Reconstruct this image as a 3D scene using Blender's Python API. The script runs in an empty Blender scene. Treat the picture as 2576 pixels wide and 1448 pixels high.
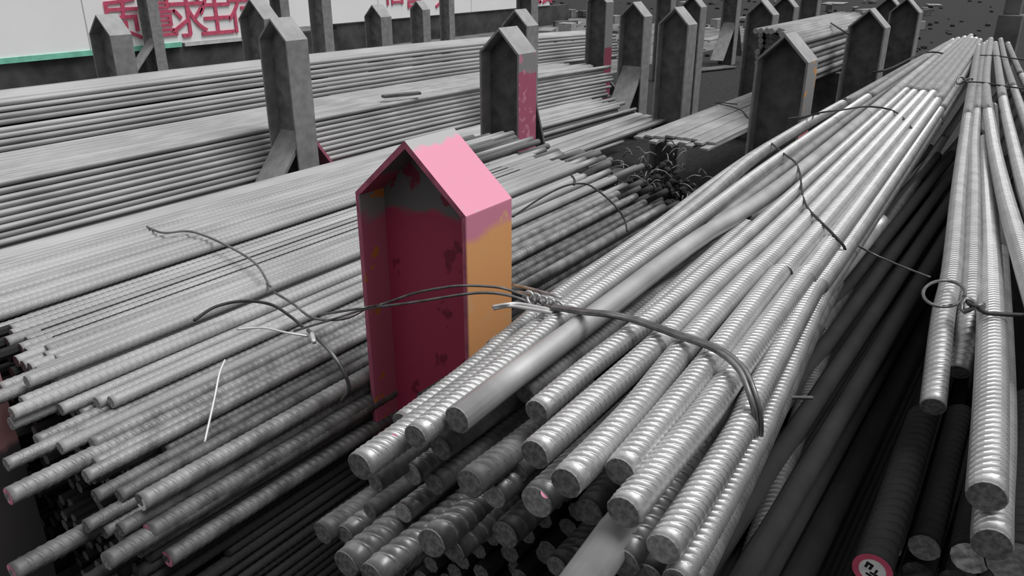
import bpy, bmesh, math, random
from mathutils import Vector, Matrix
random.seed(7)
PI = math.pi
SC = bpy.context.scene
COL = SC.collection

# ------------------------------------------------------------------ camera, light, exposure
CAMZ = 1.5
PITCH = math.radians(22.6); AZ = math.radians(34.9); FPX = 2000.0
cam_d = bpy.data.cameras.new('camera'); cam = bpy.data.objects.new('camera', cam_d); COL.objects.link(cam)
cam_d.sensor_width = 36.0; cam_d.lens = 36.0 * FPX / 2576.0
cam_d.clip_start = 0.02; cam_d.clip_end = 200
cam.location = (0, 0, CAMZ)
cam.rotation_euler = (PI / 2 - PITCH, 0, AZ - PI / 2)
SC.camera = cam

SC.view_settings.view_transform = 'Standard'
try: SC.view_settings.look = 'None'
except Exception: pass
SC.view_settings.gamma = 1.0
SC.view_settings.use_curve_mapping = False
SC.view_settings.exposure = 0.1

w = bpy.data.worlds.new('overcast'); SC.world = w; w.use_nodes = True
nt = w.node_tree; nt.nodes.clear()
tc = nt.nodes.new('ShaderNodeTexCoord'); sx = nt.nodes.new('ShaderNodeSeparateXYZ')
rp = nt.nodes.new('ShaderNodeValToRGB'); bg = nt.nodes.new('ShaderNodeBackground'); wo = nt.nodes.new('ShaderNodeOutputWorld')
nt.links.new(tc.outputs['Generated'], sx.inputs[0]); nt.links.new(sx.outputs['Z'], rp.inputs[0])
rp.color_ramp.elements[0].position = 0.05; rp.color_ramp.elements[0].color = (0.13, 0.13, 0.13, 1)
rp.color_ramp.elements[1].position = 1.0; rp.color_ramp.elements[1].color = (1, 1, 1, 1)
nt.links.new(rp.outputs[0], bg.inputs[0]); bg.inputs[1].default_value = 0.85
nt.links.new(bg.outputs[0], wo.inputs[0])

sun_d = bpy.data.lights.new('sun', 'SUN'); sun = bpy.data.objects.new('sun', sun_d); COL.objects.link(sun)
sun_d.energy = 2.2; sun_d.angle = math.radians(30)
sun.rotation_euler = Vector((0.22, -0.42, 1.0)).to_track_quat('Z', 'Y').to_euler()
sun.location = (0, -3, 6)

# ------------------------------------------------------------------ helpers
def ray(px, py):
    x = px - 1288; y = 724 - py
    z = y * math.cos(PITCH) - FPX * math.sin(PITCH); f = FPX * math.cos(PITCH) + y * math.sin(PITCH)
    return math.cos(AZ) * f + math.sin(AZ) * x, math.sin(AZ) * f - math.cos(AZ) * x, z
def P(px, py, d):            # point of the scene measured from the photograph at drop d below eye level
    X, Y, z = ray(px, py); s = -d / z
    return Vector((X * s, Y * s, CAMZ - d))
def PX(px, py, X0):
    X, Y, z = ray(px, py); s = X0 / X
    return Vector((X0, Y * s, CAMZ + z * s))
def PY(px, py, Y0):
    X, Y, z = ray(px, py); s = Y0 / Y
    return Vector((X * s, Y0, CAMZ + z * s))

def tag(o, label=None, cat=None, group=None, kind=None):
    if label: o['label'] = label
    if cat: o['category'] = cat
    if group: o['group'] = group
    if kind: o['kind'] = kind
    return o
def empty(name, loc, rz=0.0):
    o = bpy.data.objects.new(name, None); COL.objects.link(o)
    o.location = loc; o.rotation_euler = (0, 0, rz); o.empty_display_size = 0.05
    return o
def mesh_obj(name, verts, faces, mats, parent=None, smooth=False, mi=None):
    me = bpy.data.meshes.new(name); me.from_pydata([tuple(v) for v in verts], [], faces)
    for m in mats: me.materials.append(m)
    if mi: me.polygons.foreach_set('material_index', mi)
    if smooth: me.polygons.foreach_set('use_smooth', smooth if isinstance(smooth, list) else [True] * len(faces))
    me.update()
    o = bpy.data.objects.new(name, me); COL.objects.link(o)
    if parent: o.parent = parent
    return o
def bm_obj(name, bm, mats, parent=None, smooth=False):
    bmesh.ops.recalc_face_normals(bm, faces=bm.faces)
    me = bpy.data.meshes.new(name); bm.to_mesh(me); bm.free()
    for m in mats: me.materials.append(m)
    if smooth: me.polygons.foreach_set('use_smooth', [True] * len(me.polygons))
    o = bpy.data.objects.new(name, me); COL.objects.link(o)
    if parent: o.parent = parent
    return o
def box(bm, lo, hi, mat=None, bev=0.0):
    vs = [bm.verts.new((x, y, z)) for x in (lo[0], hi[0]) for y in (lo[1], hi[1]) for z in (lo[2], hi[2])]
    if mat is not None:
        for v in vs: v.co = mat @ v.co
    q = [(0, 1, 3, 2), (4, 6, 7, 5), (0, 4, 5, 1), (2, 3, 7, 6), (0, 2, 6, 4), (1, 5, 7, 3)]
    fs = [bm.faces.new([vs[i] for i in f]) for f in q]
    if bev:
        es = list({e for f in fs for e in f.edges})
        bmesh.ops.bevel(bm, geom=es, offset=bev, segments=1, affect='EDGES')
def prism(bm, pts2, a0, a1, axis='x'):    # outline in the other two axes, extruded along axis
    def mk(p, a): return {'x': (a, p[0], p[1]), 'y': (p[0], a, p[1]), 'z': (p[0], p[1], a)}[axis]
    A = [bm.verts.new(mk(p, a0)) for p in pts2]; B = [bm.verts.new(mk(p, a1)) for p in pts2]
    n = len(pts2)
    bm.faces.new(A); bm.faces.new(B[::-1])
    for i in range(n): bm.faces.new((A[i], B[i], B[(i + 1) % n], A[(i + 1) % n]))

def spline(pts, n=12):
    pts = [Vector(p) for p in pts]
    if len(pts) < 3: return [pts[0].lerp(pts[1], i / n) for i in range(n + 1)]
    Q = [pts[0] * 2 - pts[1]] + pts + [pts[-1] * 2 - pts[-2]]; out = []
    for i in range(1, len(Q) - 2):
        p0, p1, p2, p3 = Q[i - 1:i + 3]
        for k in range(n):
            t = k / n
            out.append(0.5 * ((2 * p1) + (p2 - p0) * t + (2 * p0 - 5 * p1 + 4 * p2 - p3) * t * t + (3 * p1 - p0 - 3 * p2 + p3) * t ** 3))
    out.append(pts[-1]); return out
def frames(path):
    fr = []; up = Vector((0, 0, 1)); n = len(path)
    prev = None
    for i in range(n):
        t = (path[min(i + 1, n - 1)] - path[max(i - 1, 0)]).normalized()
        if prev is None:
            a = t.cross(up)
            if a.length < 0.1: a = t.cross(Vector((1, 0, 0)))
        else:
            a = prev - t * prev.dot(t)
        a.normalize(); prev = a
        fr.append((t, a, a.cross(t)))
    return fr
def wire_mesh(name, strands, r, mat, parent=None, seg=6):
    V = []; F = []
    for path in strands:
        fr = frames(path); b = len(V)
        for p, (t, a, c) in zip(path, fr):
            for k in range(seg):
                th = 2 * PI * k / seg; V.append(p + (a * math.cos(th) + c * math.sin(th)) * r)
        n = len(path)
        for i in range(n - 1):
            for k in range(seg):
                k2 = (k + 1) % seg
                F.append((b + i * seg + k, b + i * seg + k2, b + (i + 1) * seg + k2, b + (i + 1) * seg + k))
        F.append(tuple(b + k for k in range(seg))[::-1]); F.append(tuple(b + (n - 1) * seg + k for k in range(seg)))
    return mesh_obj(name, V, F, [mat], parent, smooth=True)

def ribbed(path_fn, L, r, rib_to, pitch, seg=14, rib=0.06, roll=0.0, coarse=0.15, slant=0.55):
    """one reinforcing bar: round core, two lengthwise ridges, slanted crescent ribs; flat sawn ends."""
    S = []            # (s, is_rib)
    s = 0.0
    if rib_to > 0:
        S.append((0.0, 0)); s = pitch * 0.5
        while s < min(rib_to, L - pitch):
            S += [(s, 0), (s + pitch * 0.58, 0), (s + pitch * 0.68, 1), (s + pitch * 0.90, 1)]
            s += pitch
        S.append((s, 0))
    while s < L - coarse * 0.5:
        S.append((s, 0)); s += coarse
    S.append((L, 0))
    V = []; F = []; M = []; SM = []
    up = Vector((0, 0, 1))
    for idx, (s, ir) in enumerate(S):
        p, t = path_fn(s); a = t.cross(up).normalized(); c = a.cross(t)
        e0 = min(1.0, s / (pitch * 2)) if idx else 0.0
        e0 = min(e0, max(0.0, (L - s) / (pitch * 2))) if idx < len(S) - 1 else 0.0
        for k in range(seg):
            th = 2 * PI * k / seg
            cr = abs(math.sin(th))
            rr = r * (1 + (rib * min(1.0, cr * 2.2) if ir else 0.0))
            if k == 0 or k == seg // 2: rr = r * (1 + rib * 0.8)
            ax = slant * r * math.cos(th) * e0
            ph = th + roll
            V.append(p + t * ax + (a * math.cos(ph) + c * math.sin(ph)) * rr)
    n = len(S)
    for i in range(n - 1):
        for k in range(seg):
            k2 = (k + 1) % seg
            F.append((i * seg + k, i * seg + k2, (i + 1) * seg + k2, (i + 1) * seg + k)); M.append(0); SM.append(S[i][1] == S[i + 1][1])
    for base, rev in ((0, True), ((n - 1) * seg, False)):   # bevelled, slightly burred end
        p, t = path_fn(S[0][0] if base == 0 else L); b0 = len(V)
        cap = []
        for k in range(seg):
            q = V[base + k]; ctr = p
            V.append(ctr + (q - ctr) * 0.93 + t * (-0.06 * r if rev else 0.06 * r)); cap.append(b0 + k)
        for k in range(seg):
            k2 = (k + 1) % seg
            f = (base + k, b0 + k, b0 + k2, base + k2) if not rev else (base + k, base + k2, b0 + k2, b0 + k)
            F.append(f); M.append(0); SM.append(False)
        F.append(tuple(cap[::-1]) if not rev else tuple(cap)); M.append(1); SM.append(False)
    return V, F, M, SM
def straight(s): return Vector((s, 0, 0)), Vector((1, 0, 0))
def sagger(X0, k=0.01):
    def f(s):
        x = s; d = max(0.0, x + X0 - 3.0); z = -k * d * d
        return Vector((x, 0, z)), Vector((1, 0, -2 * k * d)).normalized()
    return f

# ------------------------------------------------------------------ materials
def mat(name, col, rough=0.6, metal=0.0, var=0.15, scale=30, bump=0.0, col2=None, stretch=(1, 1, 1), rv=0.1):
    m = bpy.data.materials.new(name); m.use_nodes = True; t = m.node_tree; b = t.nodes['Principled BSDF']
    co = t.nodes.new('ShaderNodeTexCoord'); mp = t.nodes.new('ShaderNodeMapping'); mp.inputs['Scale'].default_value = stretch
    n = t.nodes.new('ShaderNodeTexNoise'); n.inputs['Scale'].default_value = scale; n.inputs['Detail'].default_value = 5
    r = t.nodes.new('ShaderNodeValToRGB')
    c2 = col2 or tuple(max(0, c * (1 - 2 * var)) for c in col)
    c1 = tuple(min(1, c * (1 + var)) for c in col)
    r.color_ramp.elements[0].position = 0.35; r.color_ramp.elements[1].position = 0.65
    r.color_ramp.elements[0].color = (*c2, 1); r.color_ramp.elements[1].color = (*c1, 1)
    t.links.new(co.outputs['Object'], mp.inputs[0]); t.links.new(mp.outputs[0], n.inputs['Vector'])
    t.links.new(n.outputs['Fac'], r.inputs[0]); t.links.new(r.outputs[0], b.inputs['Base Color'])
    b.inputs['Roughness'].default_value = rough; b.inputs['Metallic'].default_value = metal
    if rv:
        mr = t.nodes.new('ShaderNodeMapRange'); mr.inputs[3].default_value = rough - rv; mr.inputs[4].default_value = min(1, rough + rv)
        t.links.new(n.outputs['Fac'], mr.inputs[0]); t.links.new(mr.outputs[0], b.inputs['Roughness'])
    if bump:
        bp = t.nodes.new('ShaderNodeBump'); bp.inputs['Strength'].default_value = bump; bp.inputs['Distance'].default_value = 0.002
        t.links.new(n.outputs['Fac'], bp.inputs['Height']); t.links.new(bp.outputs[0], b.inputs['Normal'])
    return m
def g(v): return (v, v, v)
def worn(name, base, patch, z0, z1, above=True, nscale=14, amp=0.10, rough=0.6, third=None, t0=0.62, base_shade=None):
    """paint with a second layer showing above/below a ragged height, plus speckle of a third colour."""
    m = bpy.data.materials.new(name); m.use_nodes = True; t = m.node_tree; b = t.nodes['Principled BSDF']
    co = t.nodes.new('ShaderNodeTexCoord'); sp = t.nodes.new('ShaderNodeSeparateXYZ'); t.links.new(co.outputs['Object'], sp.inputs[0])
    n = t.nodes.new('ShaderNodeTexNoise'); n.inputs['Scale'].default_value = nscale; n.inputs['Detail'].default_value = 4
    t.links.new(co.outputs['Object'], n.inputs['Vector'])
    ma = t.nodes.new('ShaderNodeMath'); ma.operation = 'MULTIPLY_ADD'; ma.inputs[1].default_value = amp * 2
    t.links.new(n.outputs['Fac'], ma.inputs[0]); t.links.new(sp.outputs['Z'], ma.inputs[2])
    mr = t.nodes.new('ShaderNodeMapRange'); mr.inputs[1].default_value = z0 + amp; mr.inputs[2].default_value = z1 + amp
    t.links.new(ma.outputs[0], mr.inputs[0])
    mx = t.nodes.new('ShaderNodeMix'); mx.data_type = 'RGBA'
    lo, hi = (base, patch) if above else (patch, base)
    mx.inputs[6].default_value = (*lo, 1); mx.inputs[7].default_value = (*hi, 1)
    t.links.new(mr.outputs[0], mx.inputs[0]); out = mx.outputs[2]
    if third:
        n2 = t.nodes.new('ShaderNodeTexNoise'); n2.inputs['Scale'].default_value = nscale * 1.7; n2.inputs['Detail'].default_value = 3
        t.links.new(co.outputs['Object'], n2.inputs['Vector'])
        m2 = t.nodes.new('ShaderNodeMapRange'); m2.inputs[1].default_value = t0; m2.inputs[2].default_value = t0 + 0.05
        t.links.new(n2.outputs['Fac'], m2.inputs[0])
        mx2 = t.nodes.new('ShaderNodeMix'); mx2.data_type = 'RGBA'; mx2.inputs[7].default_value = (*third, 1)
        t.links.new(out, mx2.inputs[6]); t.links.new(m2.outputs[0], mx2.inputs[0]); out = mx2.outputs[2]
    if base_shade:          # shade at the post foot painted into the colour, ragged upper edge
        m3 = t.nodes.new('ShaderNodeMapRange'); m3.inputs[1].default_value = base_shade + amp + .04; m3.inputs[2].default_value = base_shade + amp - .04
        t.links.new(ma.outputs[0], m3.inputs[0])
        mx3 = t.nodes.new('ShaderNodeMix'); mx3.data_type = 'RGBA'; mx3.inputs[7].default_value = (.025, .022, .022, 1)
        t.links.new(out, mx3.inputs[6]); t.links.new(m3.outputs[0], mx3.inputs[0]); out = mx3.outputs[2]
    t.links.new(out, b.inputs['Base Color']); b.inputs['Roughness'].default_value = rough
    return m

STEEL = mat('bright_rebar_steel', g(0.50), rough=0.40, metal=0.75, var=0.06, scale=26, bump=0.07, rv=0.04)
STEEL2 = mat('dull_rebar_steel', g(0.38), rough=0.46, metal=0.7, var=0.08, scale=26, bump=0.08, rv=0.04)
SMOOTHST = mat('smooth_rebar_steel', g(0.54), rough=0.42, metal=0.6, var=0.08, scale=12, bump=0.1)
ENDF = mat('sawn_end', g(0.17), rough=0.65, metal=0.2, var=0.25, scale=160, bump=0.3)
ENDF2 = mat('pale_sawn_end', g(0.32), rough=0.6, metal=0.2, var=0.2, scale=160, bump=0.3)
DUSTY = mat('dusty_rebar', g(0.36), rough=0.62, metal=0.3, var=0.12, scale=9, bump=0.15, stretch=(0.4, 1, 1))
DUSTY2 = mat('dusty_rebar_grey', g(0.31), rough=0.66, metal=0.25, var=0.12, scale=7, bump=0.15, stretch=(0.4, 1, 1))
DUSTY3 = mat('pale_dusty_rebar', g(0.40), rough=0.66, metal=0.2, var=0.1, scale=5, bump=0.1, stretch=(0.3, 1, 1))
DARKST = mat('trench_shade_rebar', g(0.020), rough=0.9, metal=0.0, var=0.08, scale=20, rv=0.02)  # black base colour stands in for shade in the trench between bundles
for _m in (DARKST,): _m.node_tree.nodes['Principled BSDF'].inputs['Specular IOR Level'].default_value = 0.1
ENDP = mat('light_lifted_end', g(0.62), rough=0.35, metal=0.2, var=0.3, scale=90)  # raised tone stands in for light on these end faces
DARKEND = mat('dark_sawn_end', g(0.07), rough=0.7, metal=0.1, var=0.4, scale=60)
WIRE = mat('wire_grey', g(0.20), rough=0.42, metal=0.7, var=0.2, scale=40)
WIRED = mat('wire_dark', g(0.045), rough=0.6, metal=0.4, var=0.2, scale=40)
WIREB = mat('wire_bright', g(0.85), rough=0.3, metal=0.5, var=0.05, scale=40)
POSTG = mat('grey_post_paint', g(0.25), rough=0.75, var=0.10, scale=18, bump=0.2)
POSTW = mat('darker_post_web', g(0.17), rough=0.8, var=0.2, scale=14, bump=0.2)  # darker grey than the flange paint
POSTC = mat('pale_post_cap', g(0.33), rough=0.7, var=0.08, scale=16)
POSTD = mat('dark_post_steel', g(0.10), rough=0.8, var=0.2, scale=14)
DIRT = mat('black_dirt_ground', g(0.014), rough=0.95, var=0.35, scale=22, bump=0.6, rv=0)
APRON = mat('grey_concrete', g(0.16), rough=0.9, var=0.22, scale=2.5, bump=0.3, rv=0)
SIGNM = mat('white_sign_board', g(0.93), rough=0.5, var=0.01, scale=2, rv=0)
GREEN = mat('green_strip', (0.22, 0.62, 0.46), rough=0.6, var=0.12, scale=6)
REDP = mat('sign_red_paint', (0.62, 0.09, 0.17), rough=0.6, var=0.1, scale=20)
PINK = mat('pink_end_paint', (0.92, 0.30, 0.44), rough=0.6, var=0.25, scale=60)
WHITEP = mat('white_tag_paint', g(0.75), rough=0.6, var=0.08, scale=60)
BLACKP = mat('black_ink', g(0.01), rough=0.6, var=0.1, scale=60)
MAROON = (0.34, 0.032, 0.085); PINKC = (0.72, 0.26, 0.37); PINKM = (0.42, 0.105, 0.18); ORANGE = (0.74, 0.35, 0.14); DUST = (0.30, 0.30, 0.30)
F_CAP = worn('front_cap_paint', (0.74, 0.29, 0.41), (0.42, 0.42, 0.42), 1.176, 1.182, True, 22, 0.02, third=(0.60, 0.36, 0.42), t0=0.66)
F_FLR = worn('front_outer_flange_paint', ORANGE, (0.62, 0.22, 0.32), 1.025, 1.04, True, 10, 0.03, third=(0.70, 0.38, 0.18), t0=0.6, base_shade=0.50)
F_EDGE = mat('front_flange_edge', PINKM, rough=0.6, var=0.15, scale=30)
F_FLL = worn('front_inner_flange_paint', PINKM, (0.22, 0.22, 0.22), 1.02, 1.04, True, 14, 0.05, third=(0.45, 0.17, 0.03), t0=0.60, base_shade=0.42)
F_WEB = worn('front_web_paint', MAROON, (0.12, 0.12, 0.12), 1.03, 1.045, True, 13, 0.05, third=(0.18, 0.012, 0.04), t0=0.60, base_shade=0.46)
F_CAPL = worn('front_left_cap', (0.12, 0.12, 0.12), (0.33, 0.06, 0.11), 1.12, 1.125, False, 10, 0.03)
P2_FL = worn('pink_patched_flange', (0.44, 0.115, 0.19), (0.27, 0.27, 0.27), 0.985, 0.99, True, 16, 0.03, third=(0.60, 0.24, 0.34), t0=0.58)
BR_P = worn('pink_patched_brace', (0.45, 0.13, 0.20), (0.25, 0.25, 0.25), 0.50, 0.52, True, 12, 0.02, third=(0.5, 0.22, 0.06), t0=0.68)

# ------------------------------------------------------------------ setting
bm = bmesh.new()
box(bm, (-6, -6, -0.05), (45, 5.35, 0.0)); box(bm, (19, 5.35, -0.05), (45, 34, 0.0))
ground = bm_obj('floor', bm, [DIRT]); tag(ground, kind='structure')
bm = bmesh.new()
box(bm, (-6, 5.35, -0.05), (19, 34, 0.012))
apron = bm_obj('floor', bm, [APRON]); tag(apron, kind='structure')

# sign wall at the back: dark base strip, white boards, green skirting, red characters
SY = 10.5
bm = bmesh.new(); box(bm, (3.0, SY + 0.03, 0.0), (9.9, SY + 0.25, 0.36)); box(bm, (9.9, SY + 0.03, 0.0), (17.5, SY + 0.25, 0.44))
bs = bm_obj('wall_back', bm, [mat('dark_wall_base', g(0.06), rough=0.9, var=0.3, scale=3)]); tag(bs, kind='structure')
sg = empty('banner_board', (7.6, SY, 0.0))
def sgp(name, lo, hi, m):
    bm = bmesh.new(); box(bm, (lo[0] - 7.6, lo[1] - SY, lo[2]), (hi[0] - 7.6, hi[1] - SY, hi[2])); return bm_obj(name, bm, [m], sg)
seams = [3.4, 5.6, 8.55, 10.9, 13.6, 16.6]
for i in range(len(seams) - 1):
    sgp('panel', (seams[i] + .01, SY, 0.38 if i < 2 else 0.46), (seams[i + 1] - .01, SY + 0.04, 2.3), SIGNM)
sgp('skirting', (3.4, SY - 0.02, 0.33), (6.9, SY + 0.035, 0.395), GREEN)
sgp('skirting', (6.95, SY - 0.015, 0.33), (8.5, SY + 0.035, 0.375), mat('pale_skirting', g(0.6), var=0.1))
tag(sg, 'long white banner board with red characters along the back edge of the yard', 'sign')
def glyph(ch, px, size, ybot=84, dx=0.0):
    c = bpy.data.curves.new('glyph', 'FONT'); c.body = ch; c.size = size; c.extrude = 0.008; c.align_x = 'CENTER'; c.offset = 0.002
    o = bpy.data.objects.new('glyph', c); COL.objects.link(o)
    bpy.context.view_layer.update()
    dg = bpy.context.evaluated_depsgraph_get(); me = bpy.data.meshes.new_from_object(o.evaluated_get(dg))
    bpy.data.objects.remove(o)
    me.materials.clear(); me.materials.append(REDP); me.name = 'character'
    q = bpy.data.objects.new('character', me); COL.objects.link(q); q.parent = sg
    p = PY(px, ybot, SY)
    q.rotation_euler = (PI / 2, 0, 0)
    zmin = min((v.co.y for v in me.vertices), default=0)
    q.location = (p.x - 7.6 + dx, -0.012, p.z - zmin)
    return q
glyph('质', 315, 0.58, 102); glyph('量', 404, 0.58, 92); glyph('求', 480, 0.62, 93); glyph('生', 549, 0.62, 86)
glyph('存', 618, 0.60, 80); glyph('信', 992, 0.60, 12); glyph('誉', 1042, 0.60, 20); glyph('求', 1118, 0.60, 27); glyph('发', 1345, 0.60, 10); glyph('展', 1372, 0.60, 10)

# ------------------------------------------------------------------ posts
HS, HP, HW, FW, TH = 1.075, 1.19, 0.117, 0.155, 0.011
ORD = 'first second third fourth fifth sixth seventh eighth ninth tenth eleventh twelfth thirteenth fourteenth fifteenth sixteenth seventeenth eighteenth nineteenth twentieth'.split()
def nth(i):
    if i < 20: return ORD[i]
    t = {2: 'twenty', 3: 'thirty', 4: 'forty', 5: 'fifty'}[(i + 1) // 10]
    return {2: 'twentieth', 3: 'thirtieth', 4: 'fortieth', 5: 'fiftieth'}[(i + 1) // 10] if (i + 1) % 10 == 0 else t + '-' + ORD[(i + 1) % 10 - 1]
def post(name, x, y, label, mats, braces=(0, 0), scale=1.0, hs=HS, hp=HP, hw=HW, fw=FW, group=None, base=0.0, rz=0.0):
    """pointed-top H-section stake: web across the bars, a flange along each side, two sloping cap plates"""
    web, flr, fll, capr, capl, edge, br = mats
    r = empty(name, (x, y, base), rz)
    hs -= base; hp -= base
    tag(r, label, 'post', group)
    bm = bmesh.new(); wx = fw * 0.52
    prism(bm, [(-hw + TH, 0), (hw - TH, 0), (hw - TH, hs), (0, hp - TH), (-hw + TH, hs)], wx - 0.005, wx + 0.005)
    bm_obj('web', bm, [web], r)
    for s, m, nm in ((-1, flr, 'flange'), (1, fll, 'flange')):
        bm = bmesh.new(); box(bm, (0, min(s * hw, s * (hw - TH)), 0), (fw, max(s * hw, s * (hw - TH)), hs), bev=0.0015)
        o = bm_obj(nm, bm, [m, edge], r)
        for p in o.data.polygons:
            if abs(p.normal.x) > 0.9: p.material_index = 1
    for s, m in ((-1, capr), (1, capl)):
        bm = bmesh.new()
        n = Vector((hp - hs, hw)).normalized() * TH       # inward offset
        a = (s * hw, hs); b = (0.0, hp); ai = (s * (hw - TH), hs - 0.004); bi = (0.0, hp - TH * 1.35)
        prism(bm, [a, b, bi, ai] if s < 0 else [a, ai, bi, b], 0, fw)
        o = bm_obj('cap_plate', bm, [m, edge], r)
        for p in o.data.polygons:
            if abs(p.normal.x) > 0.9: p.material_index = 1
    # inclined stiffener plates: braces = (height of the one behind the web, height of the one in front)
    bt, ft = braces; w2 = hw - TH - .006
    if bt:
        bm = bmesh.new(); a = bmesh.new
        prism(bm, [(fw, bt), (fw, bt - .03), (fw + .28, 0.09), (fw + .30, 0.09)], -hw, w2, 'y')
        bm_obj('brace', bm, [br], r)
    if ft:
        bm = bmesh.new()
        prism(bm, [(wx - .006, ft), (wx - .006, ft - .03), (-.30, 0.09), (-.32, 0.09)], -w2, w2, 'y')
        bm_obj('brace', bm, [POSTG], r)
    return r
GREY = (POSTW, POSTG, POSTG, POSTC, POSTG, POSTG, POSTG)
DGREY = (POSTD, POSTG, POSTG, POSTC, POSTG, POSTG, POSTG)
post('rack_post', 1.055, 0.972, 'large foreground post with pink cap, orange outer flange and maroon web',
     (F_WEB, F_FLR, F_FLL, F_CAP, F_CAPL, F_EDGE, POSTG), hw=0.137, fw=0.142, hs=1.077, hp=1.195)
pp = P(1254, 70, .31)
post('rack_post', pp.x, pp.y, 'grey post with long pink stripe on its flange, behind the pink-capped post', (POSTD, P2_FL, POSTG, POSTC, POSTG, POSTG, POSTW), (0.84, 0.56))
pp = P(685, 45, .31)
post('rack_post', pp.x - .02, pp.y, 'tall grey post with splayed legs left of centre, pink patch on its right brace', (POSTW, POSTG, POSTG, POSTC, POSTG, POSTG, BR_P), (0.50, 0.56))
post('rack_post', 0.39, 1.70, 'post cut by the left edge of the picture with faded pink flange', (F_WEB, worn('edge_post_flange', (0.05, 0.045, 0.045), (0.34, 0.17, 0.18), 0.60, 0.62, True, 20, 0.04), POSTG, POSTC, POSTG, POSTG, POSTG), (0, 0))
far = [((240, 37), .358, 1.12, 'broad short post with pale sloping cap in front of the white banner', (0, 0.5), GREY),
       ((112, -34), .35, 1, 'leftmost tall thin post in front of the white banner with splayed foot', (0.5, 0.6), GREY),
       ((350, -34), .355, 1, 'tall thin post hiding part of a red character on the banner', (0, 0.5), GREY),
       ((626, -4), .31, 1.35, 'wide grey post immediately left of and behind the tall splayed-leg post', (0, 0), GREY),
       ((688, -22), .36, .8, 'dark upright rising behind the cap of the tall splayed-leg post', (0, 0), DGREY),
       ((788, -42), .31, 1.1, 'grey post right of the tall splayed-leg post against the white banner', (0, 0), GREY),
       ((935, 12), .445, 1, 'pointed grey post in front of the banner, first of a close pair', (0, 0), GREY),
       ((1046, 2), .50, .9, 'pointed grey post in front of the banner, second of a close pair', (0, 0), GREY),
       ((1116, -30), .42, .8, 'thin grey post right of the close pair at the banner', (0, 0), GREY),
       ((1294, 24), .365, 1, 'grey pointed post directly behind the pink-striped post', (0, 0), DGREY),
       ((1318, -30), .36, 1, 'third post in line behind the pink-striped post', (0, 0), DGREY),
       ((1502, -25), .31, 1, 'far grey post above the stacked bars with maroon patch low on its flange', (0.3, 0), (POSTD, worn('maroon_patch_flange', (0.25, 0.05, 0.09), (0.22, 0.22, 0.22), 0.62, 0.64, True, 10, 0.03), POSTG, POSTC, POSTG, POSTG, POSTG)),
       ((1592, 5), .35, 1, 'grey post with long side brace at the ends of the stacked bars', (0, 0.62), DGREY),
       ((1672, -30), .36, .9, 'narrow far post between two pointed dark posts', (0, 0), DGREY),
       ((1697, 18), .325, 1, 'dark pointed post standing behind the rubble heap', (0, 0), DGREY),
       ((1740, -12), .33, .9, 'far post showing just right of the dark pointed post behind the rubble', (0, 0), DGREY),
       ((1840, -30), .42, 1, 'far leaning-looking post half way between the two stout dark posts', (0.6, 0.6), DGREY),
       ((1915, 0), .33, 1, 'dark post left of and behind the stout post with orange streak', (0, 0), DGREY),
       ((1975, -12), .33, .9, 'far dark post over the left part of the raised bundle', (0, 0), DGREY),
       ((2040, -32), .33, .9, 'thin far post over the middle of the raised bundle', (0, 0), DGREY),
       ((2188, 22), .31, 1, 'dark pointed post at the right end of the raised bundle', (0, 0), DGREY),
       ((2238, -10), .33, 1, 'second dark post behind the right end of the raised bundle', (0, 0), DGREY),
       ((2282, -6), .31, 1, 'rightmost dark pointed post left of the long bright bars', (0, 0), DGREY)]
for (q, dp, sc, lab, br, ms) in far:
    pp = P(q[0], q[1], dp)
    post('rack_post', pp.x, pp.y, lab, ms, br, hs=1.5 - dp - .115 * sc, hp=1.5 - dp, hw=HW * sc, fw=FW * min(1, sc))
pp = P(1975, 85, .31)
post('rack_post', pp.x, pp.y, 'stout dark post with small pink and orange streak beside the long bright bars',
     (POSTD, worn('streak_flange', (0.27, 0.27, 0.27), (0.60, 0.22, 0.25), 0.80, 0.81, False, 9, 0.02, third=(0.6, 0.3, 0.1), t0=0.6), POSTG, POSTC, POSTG, POSTG, POSTG), (0, 0))
# concrete stub column past the far ends of the right-hand bars
q = P(2525, 95, 0.9)
c = empty('concrete_column', (q.x + .25, q.y, 0)); tag(c, 'short grey concrete column past the far ends of the right-hand bars', 'column')
bm = bmesh.new(); box(bm, (0, -0.13, 0.0), (0.26, 0.13, 0.85), bev=0.012); bm_obj('base_block', bm, [APRON], c)
bm = bmesh.new(); box(bm, (0.04, -0.09, 0.85), (0.22, 0.09, 2.0), bev=0.01); bm_obj('shaft', bm, [APRON], c)

# ------------------------------------------------------------------ shared bar meshes
def bar_mesh(name, L, r, rib_to, pitch, mats, seg=10, sag=None, slant=0.5, rib=0.05, coarse=0.4, roll=0.0):
    V, F, M, SM = ribbed(sag or straight, L, r, rib_to, pitch, seg=seg, rib=rib, slant=slant, coarse=coarse, roll=roll)
    me = bpy.data.meshes.new(name); me.from_pydata([tuple(v) for v in V], [], F)
    for m in mats: me.materials.append(m)
    me.polygons.foreach_set('material_index', M); me.polygons.foreach_set('use_smooth', SM); me.update()
    return me
def put(me, loc, label, group, rx=None, rz=0.0, ry=0.0, name='rebar'):
    o = bpy.data.objects.new(name, me); COL.objects.link(o)
    o.location = loc; o.rotation_euler = (random.uniform(-.5, .5) if rx is None else rx, ry, rz)
    tag(o, label, 'steel bar', group); return o
core = []       # hidden bars inside the stacks: (x0, x1, y, z, r)
core2 = []
def add_core2(x0, x1, y, z, r): core2.append((x0, x1, y, z, r))
def add_core(x0, x1, y, z, r): core.append((x0, x1, y, z, r))

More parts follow.
